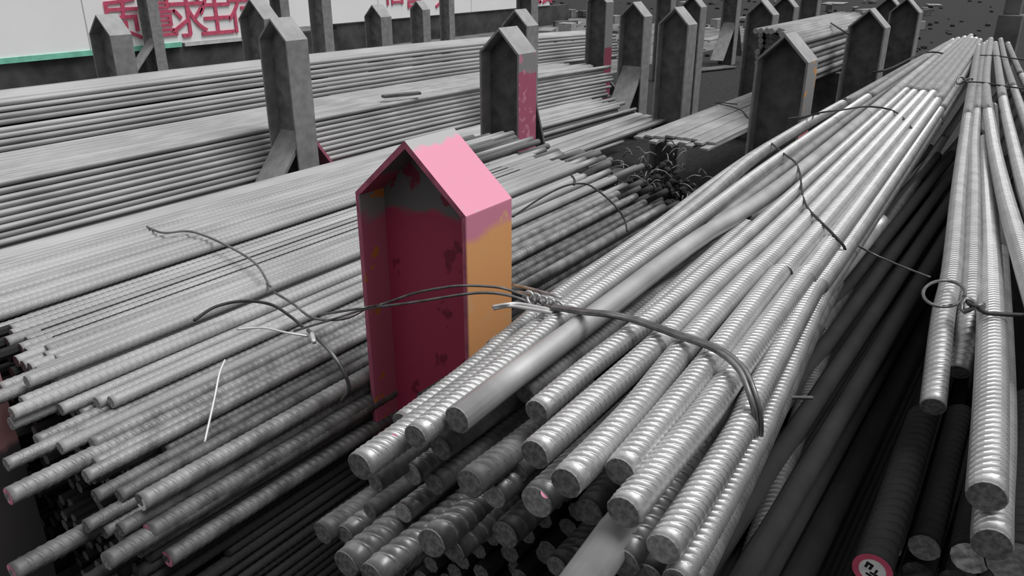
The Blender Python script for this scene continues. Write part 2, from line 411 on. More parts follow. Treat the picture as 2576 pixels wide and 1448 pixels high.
# ------------------------------------------------------------------ sleepers under the stacks
def sleeper(x, y0, y1, z0, z1, label):
    bm = bmesh.new(); h = z1 - z0; t = 0.012; hw = 0.075
    prism(bm, [(x - hw, z0), (x + hw, z0), (x + hw, z0 + t), (x + t / 2, z0 + t), (x + t / 2, z1 - t), (x + hw, z1 - t), (x + hw, z1), (x - hw, z1), (x - hw, z1 - t), (x - t / 2, z1 - t), (x - t / 2, z0 + t), (x - hw, z0 + t)], y0, y1, 'y')
    for v in bm.verts: pass
    o = bm_obj('sleeper_beam', bm, [POSTD]); tag(o, label, 'beam'); return o
sleeper(0.93, 1.08, 3.4, 0, 0.12, 'steel beam on the ground under the near ends of the left stack')
sleeper(2.2, 1.08, 3.4, 0, 0.12, 'steel beam on the ground under the far ends of the left stack')
sleeper(3.05, 2.46, 3.46, 0, 0.12, 'steel beam on the ground between the pink-striped and the splayed-leg posts')
sleeper(4.9, 2.5, 5.3, 0, 0.12, 'steel beam on the ground under the far stacks')
sleeper(2.35, 3.7, 5.3, 0, 0.12, 'steel beam on the ground under the back stacks')
sleeper(1.35, -0.42, 0.72, 0, 0.12, 'steel beam on the ground under the near part of the long bright bars')
sleeper(5.2, -0.42, 0.9, 0, 0.12, 'steel beam on the ground under the far part of the long bright bars')

# ------------------------------------------------------------------ stack A (left, near)
RA = 0.0130
mA = [bar_mesh('rebar_near_stack', L, RA, 2.0, 0.0155, [m, ENDF2], seg=10, coarse=0.3) for L, m in ((2.15, DUSTY), (2.25, DUSTY), (2.05, DUSTY3), (2.2, DUSTY2))]
DIM = mat('dim_rebar', g(0.13), rough=0.6, metal=0.4, var=0.25, scale=20, bump=.2)  # shade among lower bars put into a darker grey
VDIM = mat('deep_shade_rebar', g(0.028), rough=0.8, metal=0.0, var=0.08, scale=20, rv=0.02)  # near-black base colour carries the deep shade inside the piles
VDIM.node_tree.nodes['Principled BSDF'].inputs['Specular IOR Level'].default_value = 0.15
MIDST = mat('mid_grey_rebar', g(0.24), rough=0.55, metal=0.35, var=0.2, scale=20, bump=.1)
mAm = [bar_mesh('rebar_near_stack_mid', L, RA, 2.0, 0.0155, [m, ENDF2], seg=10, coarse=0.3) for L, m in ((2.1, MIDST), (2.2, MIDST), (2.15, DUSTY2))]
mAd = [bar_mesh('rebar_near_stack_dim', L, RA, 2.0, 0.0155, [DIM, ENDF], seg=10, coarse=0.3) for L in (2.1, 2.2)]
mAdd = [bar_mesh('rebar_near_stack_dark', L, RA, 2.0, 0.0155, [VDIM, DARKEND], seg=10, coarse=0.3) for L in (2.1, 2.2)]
mAl = [bar_mesh('rebar_near_stack_long', L, RA, 2.6, 0.0155, [m, ENDF2], seg=10, coarse=0.3) for L, m in ((3.05, DUSTY), (3.12, DUSTY3), (3.0, DUSTY))]
def edgeA(d):      # near edge of the stack (Y) at drop d
    if d < 0.745: return 1.45
    if d < 0.88: return 1.45 - (d - 0.745) / 0.135 * 0.335
    return 1.115 + 0.0
row = 0; d = 0.735
while d < 1.40:
    y = edgeA(d) + RA + random.uniform(0, .004) + (RA if row % 2 else 0) * (1 if d < .76 else 0)
    n = 0
    nmax = 30 if row == 0 else (8 if d < 0.89 else (3 if d < 1.0 else 1))
    while n < nmax and y < 2.15:
        if row == 0 and 1.43 < y < 1.50: y += 0.03
        jy = random.uniform(-.0015, .0015); jz = random.uniform(-.003, .002) - (0.02 if (row == 0 and 1.5 < y < 1.85) else 0)
        ms = mA if d < .79 else (mAm if d < .85 else (mAd if d < .93 else mAdd))  # lower layers get darker steel: depth shade put into the colour
        if row == 0 and y > 1.835:
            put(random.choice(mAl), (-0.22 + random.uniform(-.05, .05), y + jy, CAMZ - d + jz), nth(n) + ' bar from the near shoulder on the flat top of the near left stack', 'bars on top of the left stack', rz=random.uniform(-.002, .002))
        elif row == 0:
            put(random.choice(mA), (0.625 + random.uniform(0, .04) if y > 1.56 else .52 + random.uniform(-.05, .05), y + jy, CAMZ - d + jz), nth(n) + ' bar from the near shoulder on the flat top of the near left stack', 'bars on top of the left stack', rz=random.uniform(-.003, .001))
        else:
            x0 = 0.50 + random.uniform(-.07, .10) + (0.03 * (row % 3))
            if d > .9: x0 += random.uniform(-.1, .12)
            if n > 3 or y > 1.5: x0 = max(x0, .60)
            kind = 'slope' if d < 0.89 else 'side'
            lab = nth(n) + ' bar inward in layer ' + nth(row) .replace('first', 'one') + ' below the top of the near left stack' if kind == 'slope' else 'dark ribbed bar low in the shadowed side of the near left stack'
            if kind == 'slope': lab = nth(n) + ' bar inward, ' + nth(row - 1) + ' layer below the flat top, near left stack'
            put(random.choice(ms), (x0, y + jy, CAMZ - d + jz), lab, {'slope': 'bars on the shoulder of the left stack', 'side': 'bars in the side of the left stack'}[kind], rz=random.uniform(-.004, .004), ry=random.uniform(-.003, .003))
        y += RA * 2 + random.uniform(0.0005, 0.0035); n += 1
    if row > 0:
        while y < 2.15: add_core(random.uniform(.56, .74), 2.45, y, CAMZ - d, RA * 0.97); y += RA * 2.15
    row += 1; d += 0.0235

# ------------------------------------------------------------------ stacks L, B, C (behind)
def stack(y0, y1, dtop, dbot, r, x0, x1, mats, lab_top, lab_side, grp, slope=0.0, sagk=0.010, nside=1, step=1.0, xj=.12, crown=0.0):
    mm = [bar_mesh('rebar_far_stack', x1 - x0 + e, r, 0, 0.02, [m, ENDF2], seg=8, sag=sagger(x0, sagk), rib=0.0, coarse=0.5) for e, m in zip((-.1, 0, .1), mats)]
    d = dtop; row = 0
    while d < dbot:
        y = y0 + r + (r if row % 2 else 0) * 0.6 + max(0.0, slope * (1 - (d - dtop) / 0.2)) * (1 if d - dtop < 0.2 else 0) + random.uniform(0, .006)
        n = 0
        while y < y1:
            vis = row == 0 or n < nside
            cz = crown * math.sin(PI * (y - y0) / (y1 - y0)) if row == 0 else 0
            if vis:
                put(random.choice(mm), (x0 + random.uniform(-xj, xj), y, CAMZ - d + random.uniform(-.004, .004) + cz), (nth(n) + ' from the near edge: ' + lab_top) if row == 0 else (nth(row - 1) + ' layer down, ' + ('outer ' if n == 0 else 'inner ') + lab_side), grp + (' top' if row == 0 else ' side'), rz=random.uniform(-.0015, .0015), rx=0)
            elif n < nside + 4: add_core(x0 + .2, 4.2, y, CAMZ - d - .004, r * .97)
            y += r * 2.04 * (step if row == 0 else 1) + random.uniform(0, .002); n += 1
        row += 1; d += r * 1.85
stack(2.98, 3.35, 1.08, 1.40, 0.0165, 0.4, 5.9, (DUSTY3, DUSTY3, DUSTY), 'bar on the low stack before the splayed-leg post', 'bar at the edge of the low stack', 'low stack', sagk=0.004)
stack(3.87, 4.52, 0.965, 1.36, 0.0165, 1.0, 7.3, (DUSTY3, DUSTY, DUSTY), 'bar topping the middle stack behind the splayed-leg post', 'bar in the near side of the middle stack', 'middle stack', slope=0.08, sagk=0.004)
stack(4.56, 5.12, 0.725, 1.02, 0.0165, 1.2, 8.8, (DUSTY3, DUSTY3, DUSTY2), 'bar topping the highest stack at the back', 'bar in the near side of the highest back stack', 'high stack', slope=0.12, sagk=0.0035)
for k, (yy) in enumerate([4.66, 4.9, 5.1]):
    add_core(1.4, 4.2, yy, 0.46, .017)

def core_obj(cc, m, lab):
    V = []; F = []; MI = []
    for (x0, x1, y, z, r) in cc:
        b = len(V)
        for x in (x0, x1):
            for k in range(8):
                th = 2 * PI * k / 8; V.append((x, y + r * math.cos(th), z + r * math.sin(th)))
        for k in range(8): F.append((b + k, b + (k + 1) % 8, b + 8 + (k + 1) % 8, b + 8 + k))
        MI += [0] * 8 + [1, 1]
        F.append(tuple(b + 7 - k for k in range(8))); F.append(tuple(b + 8 + k for k in range(8)))
    o = mesh_obj('rebar', V, F, [m, ENDF], mi=MI); tag(o, lab, 'steel bars', kind='stuff')
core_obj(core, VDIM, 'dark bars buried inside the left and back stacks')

# ------------------------------------------------------------------ front bundle F
def path_bar(pts, d=None):
    P0 = [Vector(p) for p in pts]
    sm = spline(P0, 14)
    L = [0.0]
    for a, b in zip(sm, sm[1:]): L.append(L[-1] + (b - a).length)
    def fn(s):
        s = max(0, min(s, L[-1])); lo, hi = 0, len(L) - 1
        while hi - lo > 1:
            m = (lo + hi) // 2
            if L[m] <= s: lo = m
            else: hi = m
        t = (s - L[lo]) / max(1e-9, L[hi] - L[lo]); p = sm[lo].lerp(sm[hi], t)
        a = sm[max(lo - 1, 0)]; b = sm[min(hi + 1, len(sm) - 1)]
        t0 = (sm[hi] - a).normalized(); t1 = (b - sm[lo]).normalized()
        return p, t0.lerp(t1, t).normalized()
    return fn, L[-1]
def fbar(pts, r, label, group=None, mats=None, rib_to=2.6, pitch=0.0112, seg=16, rib=0.038, roll=0.0, name='rebar'):
    fn, L = path_bar(pts)
    V, F, M, SM = ribbed(fn, L, r, min(rib_to, L), pitch, seg=seg, rib=rib, roll=roll, coarse=0.12, slant=0.6)
    o0 = V[0].copy(); V = [v - o0 for v in V]
    o = mesh_obj(name, V, F, mats or [STEEL, ENDF], smooth=SM, mi=M); o.location = o0
    tag(o, label, 'steel bar', group); return o
FAR = 6.15
def fpts(px, d, fy, fz, fx=None):
    return [P(a, b, d) for a, b in px] + [Vector((4.2, (P(*px[-1], d).y * .45 + fy * .55), (CAMZ - d) * .5 + fz * .5)), Vector(((fx or FAR), fy, fz))]
FB = [
 ([(1010, 1062), (1180, 932), (1400, 748), (1640, 580), (1925, 372)], .592, .800, .93, .0150, 'thin dull bar along the far left edge of the long bright bars', STEEL2, 1),
 ([(905, 1172), (1170, 978), (1400, 792), (1750, 522), (1945, 365)], .560, .775, .965, .0185, 'long bar with the leftmost near end, tiny pink mark near its tip', STEEL2, 1),
 ([(1045, 1098), (1300, 895), (1450, 775), (1750, 556), (1970, 392)], .535, .745, .99, .0165, 'shiny long bar second from the left whose ribs glint under the wire knot', STEEL, 1),
 ([(1150, 1055), (1300, 940), (1510, 785), (1750, 605), (2003, 437)], .520, .712, 1.00, .0185, 'smooth-looking long bar right of the glinting one, left of the dark gap', SMOOTHST, 0),
 ([(1320, 990), (1560, 812), (1780, 652), (2012, 458)], .560, .690, .955, .0150, 'dull bar sunk in the dark gap between the smooth bar and the next bright one', DIM, 1),
 ([(1350, 1035), (1480, 925), (1640, 800), (1757, 700), (2008, 478)], .510, .680, 1.01, .0160, 'bright bar right of the dark gap with its near end highest', STEEL, 1),
 ([(1345, 1142), (1460, 1040), (1685, 838), (1820, 700), (2022, 512)], .505, .655, 1.015, .0180, 'bright ribbed bar with a pale nick at the left of its near end', STEEL, 1),
 ([(1424, 1214), (1590, 1040), (1735, 860), (1885, 700), (2043, 540)], .500, .630, 1.015, .0180, 'middle bright bar, near end just right of the stub with the pink dot', STEEL, 1),
 ([(1560, 1186), (1680, 1040), (1800, 890), (1950, 700), (2072, 565)], .500, .608, 1.01, .0175, 'bright bar fourth from the right with round dark end half way down the picture bottom', STEEL, 1),
 ([(1569, 1288), (1765, 1050), (1862, 915), (2020, 700), (2103, 597)], .510, .590, .995, .0185, 'broad bright bar third from the right, ribs glinting strongly', STEEL, 1),
 ([(1668, 1380), (1850, 1100), (1905, 985), (2062, 700), (2128, 622)], .530, .572, .97, .0175, 'bright ribbed bar second from the right with scratched pale end', STEEL, 1),
 ([(1700, 1460), (1800, 1298), (1905, 1105), (1960, 985), (2090, 700), (2136, 640)], .560, .560, .94, .0140, 'thin grey bar tucked along the right side of the bright bars', STEEL2, 1),
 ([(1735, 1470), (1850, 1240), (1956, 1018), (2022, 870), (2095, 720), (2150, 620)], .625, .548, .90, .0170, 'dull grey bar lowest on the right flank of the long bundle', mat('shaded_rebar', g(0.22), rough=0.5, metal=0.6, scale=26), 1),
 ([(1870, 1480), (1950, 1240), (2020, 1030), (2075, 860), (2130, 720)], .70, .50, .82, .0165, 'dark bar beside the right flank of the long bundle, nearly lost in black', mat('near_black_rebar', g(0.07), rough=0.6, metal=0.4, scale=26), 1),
]
for i, (px, d, fy, fz, r, lab, m, rb) in enumerate(FB):
    fbar(fpts(px, d, fy, fz, FAR + random.uniform(-.12, .12)), r, lab, mats=[m, ENDF if i != 10 else ENDF2], rib_to=2.9 if rb else 0.0, roll=random.uniform(-.4, .4) + PI / 2 * 0, rib=0.042 if rb else 0.015)
# under layer seen between the top bars near their far end
for k, (y, z, yn, zn) in enumerate([(.76, .935, .70, .90), (.73, .96, .60, .93), (.70, .965, .50, .95), (.665, .975, .42, .955), (.64, .975, .36, .955), (.615, .96, .31, .95), (.59, .94, .27, .93)]):
    fbar([(0.95 + .05 * (k % 3), yn, zn), (2.2, yn * .6 + y * .4 - .02, zn * .6 + z * .4), (4.2, yn * .2 + y * .8, z), (FAR + random.uniform(-.2, .1), y, z)], .0165,
         'bar of the second layer seen in the gaps between the long bright bars', 'second layer of the long bundle', mats=[STEEL2, ENDF], rib_to=0.6, seg=12, rib=.05)

# stubs: near ends of the lower bars of the same pile
ST = [ # px, py, drop, radius, length, label, pale
 (945, 1215, .625, .0125, 1.6, 'small stub directly under the leftmost near end', 0),
 (1108, 1128, .585, .0165, 1.5, 'dark stub tucked right of the glinting bar near end', 0),
 (1035, 1192, .635, .0165, 1.5, 'mid-grey stub with pale upper rim below the glinting bar', 1),
 (1092, 1218, .655, .0160, 1.5, 'darker stub touching the pale-rimmed one on its right', 0),
 (1015, 1290, .700, .0150, 1.4, 'pale round end alone in the black below the pale-rimmed stub', 1),
 (965, 1343, .735, .0160, 1.4, 'dark round end lower left of the lone pale one', 0),
 (930, 1285, .735, .0130, 1.4, 'small dark end left of the lone pale round end', 0),
 (1080, 1262, .720, .0135, 1.4, 'small shadowed end between the lone pale one and the big grey bar', 0),
 (1182, 1216, .560, .0182, .30, 'thick grey stub bar in the wide gap with bright glint at its tip', 0),
 (1243, 1248, .600, .0165, 1.5, 'pale stub just right of and below the thick glinting stub', 1),
 (1300, 1186, .585, .0155, 1.5, 'dark round end under the nicked bright bar', 0),
 (1350, 1262, .570, .0205, 1.4, 'thick stub with small pink paint dot on its right rim', 1),
 (1270, 1345, .660, .0190, 1.4, 'thick dull stub below the one with the pink dot', 0),
 (1480, 1288, .600, .0180, 1.4, 'thick dark end in the shadow below the middle bright bars', 0),
 (1565, 1415, .570, .0180, 1.4, 'round dark end with pale rim at bottom, left of the scratched end', 0),
 (1628, 1452, .585, .0165, 1.4, 'ribbed stub cut by the bottom edge beneath the scratched end', 0),
 (1085, 1365, .660, .0195, .20, 'short ribbed stub pointing up right near the bottom, ribs widely spaced', 0),
 (1140, 1385, .690, .0170, 0.9, 'stub with a white scratch beside the short widely ribbed one', 0),
 (870, 1418, .730, .0200, 0.9, 'ribbed stub at bottom left of the pile with two glints', 0),
 (935, 1448, .720, .0190, 0.9, 'ribbed stub cut by the bottom edge, second from the left', 0),
 (812, 1340, .800, .0190, 1.2, 'broad dull stub at the left flank of the stub pile', 0),
 (868, 1345, .800, .0165, 1.2, 'ribbed stub right of the broad dull one at the left flank', 0),
 (1000, 1425, .740, .0150, 1.2, 'low stub between the two ribbed ones at the bottom', 0),
 (1400, 1425, .700, .0150, 1.3, 'dim bar in the black hollow near the bottom centre', 0),
 (1450, 1400, .700, .0150, 1.3, 'second dim bar in the black hollow near the bottom centre', 0),
]
STUB = mat('stub_steel', g(0.26), rough=0.42, metal=0.6, var=0.18, scale=26, bump=0.3)  # darker than the top bars; shade under the bundle is in the colour
for (a, b, d, r, L, lab, pale) in ST:
    p0 = P(a, b, d); p1 = p0 + Vector((L, random.uniform(-.01, .02) if a < 1450 else .13, random.uniform(-.03, -.01)))
    wide = 'widely' in lab or 'ribbed' in lab or 'scratch' in lab
    fbar([p0, p0.lerp(p1, .5), p1], r, lab, mats=[STUB if wide or pale else DIM, ENDF2 if pale else ENDF], rib_to=L, pitch=0.0135 if not wide else 0.019, seg=16, rib=0.045 if not wide else 0.09)
# smooth bright bar rising from the bottom edge
p0 = P(1440, 1500, .56); fbar([p0, p0 + Vector((.2, .012, -.005)), p0 + Vector((1.6, .05, -.06))], .0215, 'smooth bright bar rising from the bottom edge under the glinting broad bar', mats=[SMOOTHST, ENDF], rib_to=0, rib=0.02)
# filler of the pile (all in shadow, countable ends)
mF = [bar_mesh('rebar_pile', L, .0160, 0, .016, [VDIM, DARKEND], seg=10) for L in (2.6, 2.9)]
random.seed(21)
d = .69; row = 0
while d < 1.36:
    y = .20 + (.018 if row % 2 else 0)
    while y < .795:
        if row < 1 or (row < 4 and y < .26):
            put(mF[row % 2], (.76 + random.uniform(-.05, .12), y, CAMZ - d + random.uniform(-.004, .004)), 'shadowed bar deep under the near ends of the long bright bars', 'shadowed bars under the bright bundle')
        else: add_core2(.80 + random.uniform(0, .06), 3.0, y, CAMZ - d, .0165)
        y += .042 + random.uniform(0, .006)
    row += 1; d += .036

# ------------------------------------------------------------------ right bundle R
RB = [
 ([(2347, 1022), (2372, 800), (2395, 680), (2412, 480), (2427, 350), (2440, 253), (2461, 115)], [.57, .515, .50, .50, .50, .50, .50], .0165, 'leftmost bar of the right bundle, running up through the wire ring'),
 ([(2411, 935), (2438, 770), (2446, 600), (2449, 450), (2450, 350), (2462, 230), (2474, 112)], [.57, .51, .50, .50, .50, .50, .50], .0160, 'second bar of the right bundle, ending in the dark below the ring'),
 ([(2482, 1248), (2493, 1000), (2494, 790), (2488, 590), (2478, 400), (2474, 230), (2484, 108)], [.515, .505, .50, .52, .525, .51, .50], .0195, 'thick upright-looking bar with its blunt near end at lower right'),
 ([(2640, 860), (2570, 640), (2522, 470), (2494, 332), (2480, 200), (2492, 100)], [.47, .48, .49, .49, .49, .49], .0170, 'bar of the right bundle crossing over the thick one'),
 ([(2660, 700), (2590, 520), (2545, 350), (2520, 230), (2503, 110)], [.49, .49, .49, .49, .49], .0160, 'bright-edged bar leaving the right edge of the picture half way up'),
 ([(2680, 560), (2600, 360), (2560, 250), (2530, 160), (2517, 100)], [.50, .50, .50, .50, .50], .0150, 'rightmost thin bar of the right bundle'),
 ([(2680, 420), (2600, 250), (2560, 170), (2535, 110)], [.52, .52, .52, .50], .0150, 'last bar at the top right corner of the right bundle'),
]
for px, ds, r, lab in RB:
    fbar([P(a, b, d) for (a, b), d in zip(px, ds)], r, lab, mats=[STEEL if 'thick' in lab or 'bright' in lab else STEEL2, ENDF], rib_to=2.0, seg=16)
p0 = P(2495, 1368, .555); fbar([p0, p0 + Vector((.6, .05, 0)), p0 + Vector((3.0, .3, -.01))], .0195, 'bar lying under the thick right bar, its end lower', mats=[STEEL2, ENDF], rib_to=1.0)
p0 = P(2490, 1020, .60)
GE = [(2237, 1378, .72, .0155, 'small pale round end at lower right, left of three dark crescents', ENDP), (2325, 1376, .735, .0215, 'dark round end with grey crescent beside the small pale end', ENDF2),
      (2440, 1402, .70, .0240, 'large round end with bright lower rim near the bottom right', ENDP), (2552, 1415, .62, .0300, 'big flat grey end in the bottom right corner', ENDF2), (2400, 1288, .82, .0200, 'faint grey end in the dark above the bright-rimmed one', DARKEND),
      (2345, 1447, .88, .0220, 'dim ribbed end cut by the bottom edge right of the red-rimmed tag', DARKEND), (2195, 1432, .66, .0215, 'bar end with red-rimmed white tag and black marks at the bottom edge', None)]
for a, b, d, r, lab, em in GE:
    p0 = P(a, b, d); me = bar_mesh('rebar_dark', 2.4, r, .4, .018, [DARKST, em or WHITEP], seg=14)
    o = put(me, p0, lab, None, rx=0.3, rz=0.03)
    if em is None:
        V = []; F = []; n = 20
        for k in range(n):
            th = 2 * PI * k / n
            for q in (r * 0.70, r * 1.04): V.append((-r * .075, math.cos(th) * q, math.sin(th) * q))
        for k in range(n):
            k2 = (k + 1) % n; F.append((2 * k, 2 * k + 1, 2 * k2 + 1, 2 * k2))
        mesh_obj('red_rim', V, F, [REDP], o)
        bm = bmesh.new()
        for (y, z, w_, h_) in ((.006, .006, .004, .0015), (.003, .003, .0015, .004), (.008, .002, .0015, .003), (-.003, -.004, .004, .0013), (-.007, -.006, .0015, .004), (0, -.008, .004, .0013), (-.004, .001, .0013, .003)):
            box(bm, (-r * .082, y - w_, z - h_), (-r * .062, y + w_, z + h_))
        bm_obj('ink_marks', bm, [BLACKP], o)
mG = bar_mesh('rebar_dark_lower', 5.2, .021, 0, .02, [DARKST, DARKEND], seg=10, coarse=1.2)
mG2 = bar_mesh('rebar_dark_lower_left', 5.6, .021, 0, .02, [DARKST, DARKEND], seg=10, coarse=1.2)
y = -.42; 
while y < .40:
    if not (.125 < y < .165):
        put(mG if y < .13 else mG2, ((1.03 if y < .13 else .5) + random.uniform(-.02, .04), y, CAMZ - .80 + random.uniform(-.006, .004)), 'bar toned black for shade in the dark lower layer beneath the bright bundles', 'black bars of the lower layer')
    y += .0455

# ------------------------------------------------------------------ far right bundles M, N
def flat_stack(x0, y0, n, wid, z, L, rz, label, group, mats, thick=.016, jz=.004, nrow=1):
    for rrow in range(nrow):
        for i in range(n):
            bm = bmesh.new(); box(bm, (0, -wid / 2, -thick / 2), (L, wid / 2, thick / 2), bev=.002)
            o = bm_obj('flat_bar', bm, [random.choice(mats)]); o.location = (x0 + random.uniform(-.08, .08), y0 + i * wid * 1.06, z - rrow * thick * 1.15 + random.uniform(-jz, jz)); o.rotation_euler = (random.uniform(-.05, .05), 0, rz + random.uniform(-.006, .006))
            tag(o, nth(i) + ' from the right, ' + ('lower ' if rrow else 'upper ') + label, 'steel bar', group)
flat_stack(4.35, 1.66, 9, .05, CAMZ - .99, 2.2, 0.0, 'flat bar in the bundle behind the rubble heap', 'flat bars behind the rubble', [DUSTY2, DUSTY], nrow=2)
flat_stack(3.0, 2.50, 6, .05, CAMZ - 1.13, 2.6, 0.0, 'flat bar of the pale bundle beside the pink-striped post', 'flat bars by the curved-brace post', [DUSTY2, DUSTY3], nrow=2)
mN = [bar_mesh('rebar_raised', 2.0, .020, 0, .02, [m, ENDF2], seg=8, coarse=1.2) for m in (DUSTY2, DUSTY, DUSTY2)]
for rr in range(8):
    n = 13 if rr == 0 else 2
    for i in range(n):
        yy = 1.43 + i * .0405 if (rr == 0 or i == 0) else 1.43 + 12 * .0405
        if rr % 2: yy += .01
        put(random.choice(mN), (5.05 + (yy - 1.43) * 1.5 + random.uniform(-.12, .12), yy, CAMZ - .475 - rr * .037 + (.03 * math.sin(PI * i / 12) if rr == 0 else 0)), (nth(i) + ' bar from the right on top of' if rr == 0 else nth(rr - 1) + ' bar down the ' + ('right' if i == 0 else 'left') + ' side of') + ' the raised bundle at upper right', 'bars of the raised bundle', rz=random.uniform(-.004, .004))
    for i in range(1, 12):
        if rr: add_core2(5.3 + i * .05, 7.0, 1.43 + i * .0405, CAMZ - .475 - rr * .037, .0195)
bm = bmesh.new()
box(bm, (6.05, 1.40, 0.12), (6.17, 1.93, CAMZ - .76)); box(bm, (6.75, 1.40, 0.12), (6.87, 1.93, CAMZ - .76)); box(bm, (5.95, 1.40, 0), (6.97, 1.93, 0.12))
o = bm_obj('bundle_cradle', bm, [POSTD]); tag(o, 'dark steel cradle holding the raised bundle', 'rack')

core_obj(core2, VDIM, 'black bars buried under the bright bundle and in the raised bundle')
# straps over M and N
def strap(pts, r, label, m=WIRED): 
    o = wire_mesh('binding_wire', [spline([Vector(p) for p in pts], 8)], r, m); tag(o, label, 'wire'); return o
strap([P(1855, 262, .97), P(1800, 258, .965), P(1860, 275, .965), P(1885, 300, .98)], .004, 'dark wire across the flat bars behind the rubble heap')
strap([P(2090, 58, .43), P(2112, 72, .425), P(2135, 86, .44)], .005, 'dark wire across the raised bundle')

# rubble and twigs between the stacks (nobody could count it)
random.seed(5)
bm = bmesh.new()
for i in range(900):
    u = random.random(); X = random.uniform(2.95, 4.75); Y = random.gauss(1.68 + (X - 3) * .12, .26)
    if Y < 1.0 or Y > 2.35: continue
    h = .40 * math.exp(-((Y - 1.85) / .35) ** 2) * math.exp(-((X - 4.05) / .55) ** 2)
    s = random.uniform(.008, .035); M = Matrix.Translation((X, Y, h * random.uniform(.5, 1) + s * .4)) @ Matrix.Rotation(random.uniform(0, 6), 4, Vector((random.random(), random.random(), random.random() + .1)).normalized())
    bmesh.ops.create_icosphere(bm, subdivisions=1, radius=s, matrix=M @ Matrix.Diagonal((random.uniform(.6, 1.3), random.uniform(.5, 1), random.uniform(.4, .9), 1)))
rub = bm_obj('rubble', bm, [mat('dark_rubble', g(0.028), rough=0.9, var=0.35, scale=9, col2=g(0.012))]); tag(rub, 'heap of dark rubble and slag past the ends of the left stack', 'rubble', kind='stuff')
V = []; strands = []
for i in range(110):
    X = random.uniform(3.6, 4.4); Y = random.uniform(1.5, 2.2); z = .40 * math.exp(-((Y - 1.85) / .35) ** 2) * math.exp(-((X - 4.05) / .55) ** 2) + .03 + random.uniform(0, .12)
    a = random.uniform(0, 2 * PI); l = random.uniform(.03, .09)
    p = Vector((X, Y, z)); q = p + Vector((math.cos(a) * l, math.sin(a) * l, random.uniform(-.03, .05)))
    strands.append(spline([p, p.lerp(q, .5) + Vector((0, 0, .015)), q], 3))
tw = wire_mesh('wire_scraps', strands, .0035, mat('rusty_scrap', g(0.20), rough=0.7, var=0.3), seg=4); tag(tw, 'tangle of short grey wire scraps on the rubble heap', 'scrap', kind='stuff')

# loose plates lying around the yard
PL = [((1010, 238), .92, .30, .05, 'short dark bar lying loose on the middle tier', POSTD), ((1170, 52), 1.15, .75, .07, 'pale plank lying on the ground behind the pink-striped post', POSTC),
      ((1205, 78), 1.2, .35, .22, 'grey plate offcut near the foot of the banner', POSTG), ((1430, 60), 1.35, .5, .25, 'grey plate offcut beyond the highest stack', POSTG),
      ((1410, 30), 1.35, .5, .3, 'darker plate offcut farther beyond the highest stack', POSTW), ((1548, 80), 1.2, .25, .18, 'pale block beside the far maroon-patched post', POSTC),
      ((1800, 95), 1.1, .7, .12, 'grey crossbar lying between the dark pointed posts', POSTG), ((1790, 70), 1.0, .25, .12, 'small pale offcut above the grey crossbar', POSTC),
      ((1770, 175), 1.2, .9, .16, 'dark sloping beam end behind the rubble heap', POSTD), ((60, 200), 1.42, 1.1, .3, 'flat dark slab on the concrete at far left', POSTD),
      ((2100, 8), 1.2, .4, .2, 'grey offcut above the raised bundle', POSTG), ((2350, 12), 1.3, .25, .12, 'small grey scrap on the dark ground at top right', POSTG)]
for (q, d, L, W, lab, m) in PL:
    p = P(q[0], q[1], d); bm = bmesh.new(); box(bm, (-L / 2, -W / 2, 0), (L / 2, W / 2, .02), bev=.003)
    o = bm_obj('scrap_plate', bm, [m]); o.location = (p.x, p.y, p.z - 0.01 if 'loose' in lab else max(0.012, .02)); o.rotation_euler = (0, 0, random.uniform(-.4, .4) if 'loose' not in lab else -.35)
    if 'loose' not in lab:
        p = P(q[0], q[1], CAMZ - .02); o.location = (p.x, p.y, .012)
        o.scale = (p.length / 9, p.length / 9, 1)
    tag(o, lab, 'scrap')

random.seed(11)
for k in range(46):
    px = random.uniform(860, 1560) if k < 26 else random.uniform(1700, 2360); py = random.uniform(22, 110) if k < 26 else random.uniform(5, 75)
    p = P(px, py, CAMZ - .02)
    if p.y < 5.6 and k < 26 or (p.y < 2.2 and p.x < 8): continue
    L = random.uniform(.25, .9); W = random.uniform(.06, .3); H = random.uniform(.03, .22)
    bm = bmesh.new(); box(bm, (-L / 2, -W / 2, 0), (L / 2, W / 2, H), bev=.006)
    o = bm_obj('offcut', bm, [random.choice([POSTD, POSTW, POSTG, POSTG, POSTC])]); o.location = (p.x, p.y, .012 if p.y > 5.35 else 0); o.rotation_euler = (0, 0, random.uniform(-.5, .5))
    tag(o, 'small steel offcut scattered on the ground far behind the stacks', 'scrap', 'offcuts on the far ground')
bm = bmesh.new()
for i in range(300):
    px = random.uniform(1300, 2500); py = random.uniform(0, 150); p = P(px, py, CAMZ - .01); s_ = random.uniform(.01, .035) * (1 + p.x / 12)
    bmesh.ops.create_icosphere(bm, subdivisions=1, radius=s_, matrix=Matrix.Translation((p.x, p.y, s_ * .3)) @ Matrix.Diagonal((1, random.uniform(.6, 1), random.uniform(.4, .8), 1)))
gr = bm_obj('gravel', bm, [mat('grey_gravel', g(0.035), rough=.9, var=.4, scale=3)]); tag(gr, 'loose gravel scattered over the dark ground at the back', 'gravel', kind='stuff')
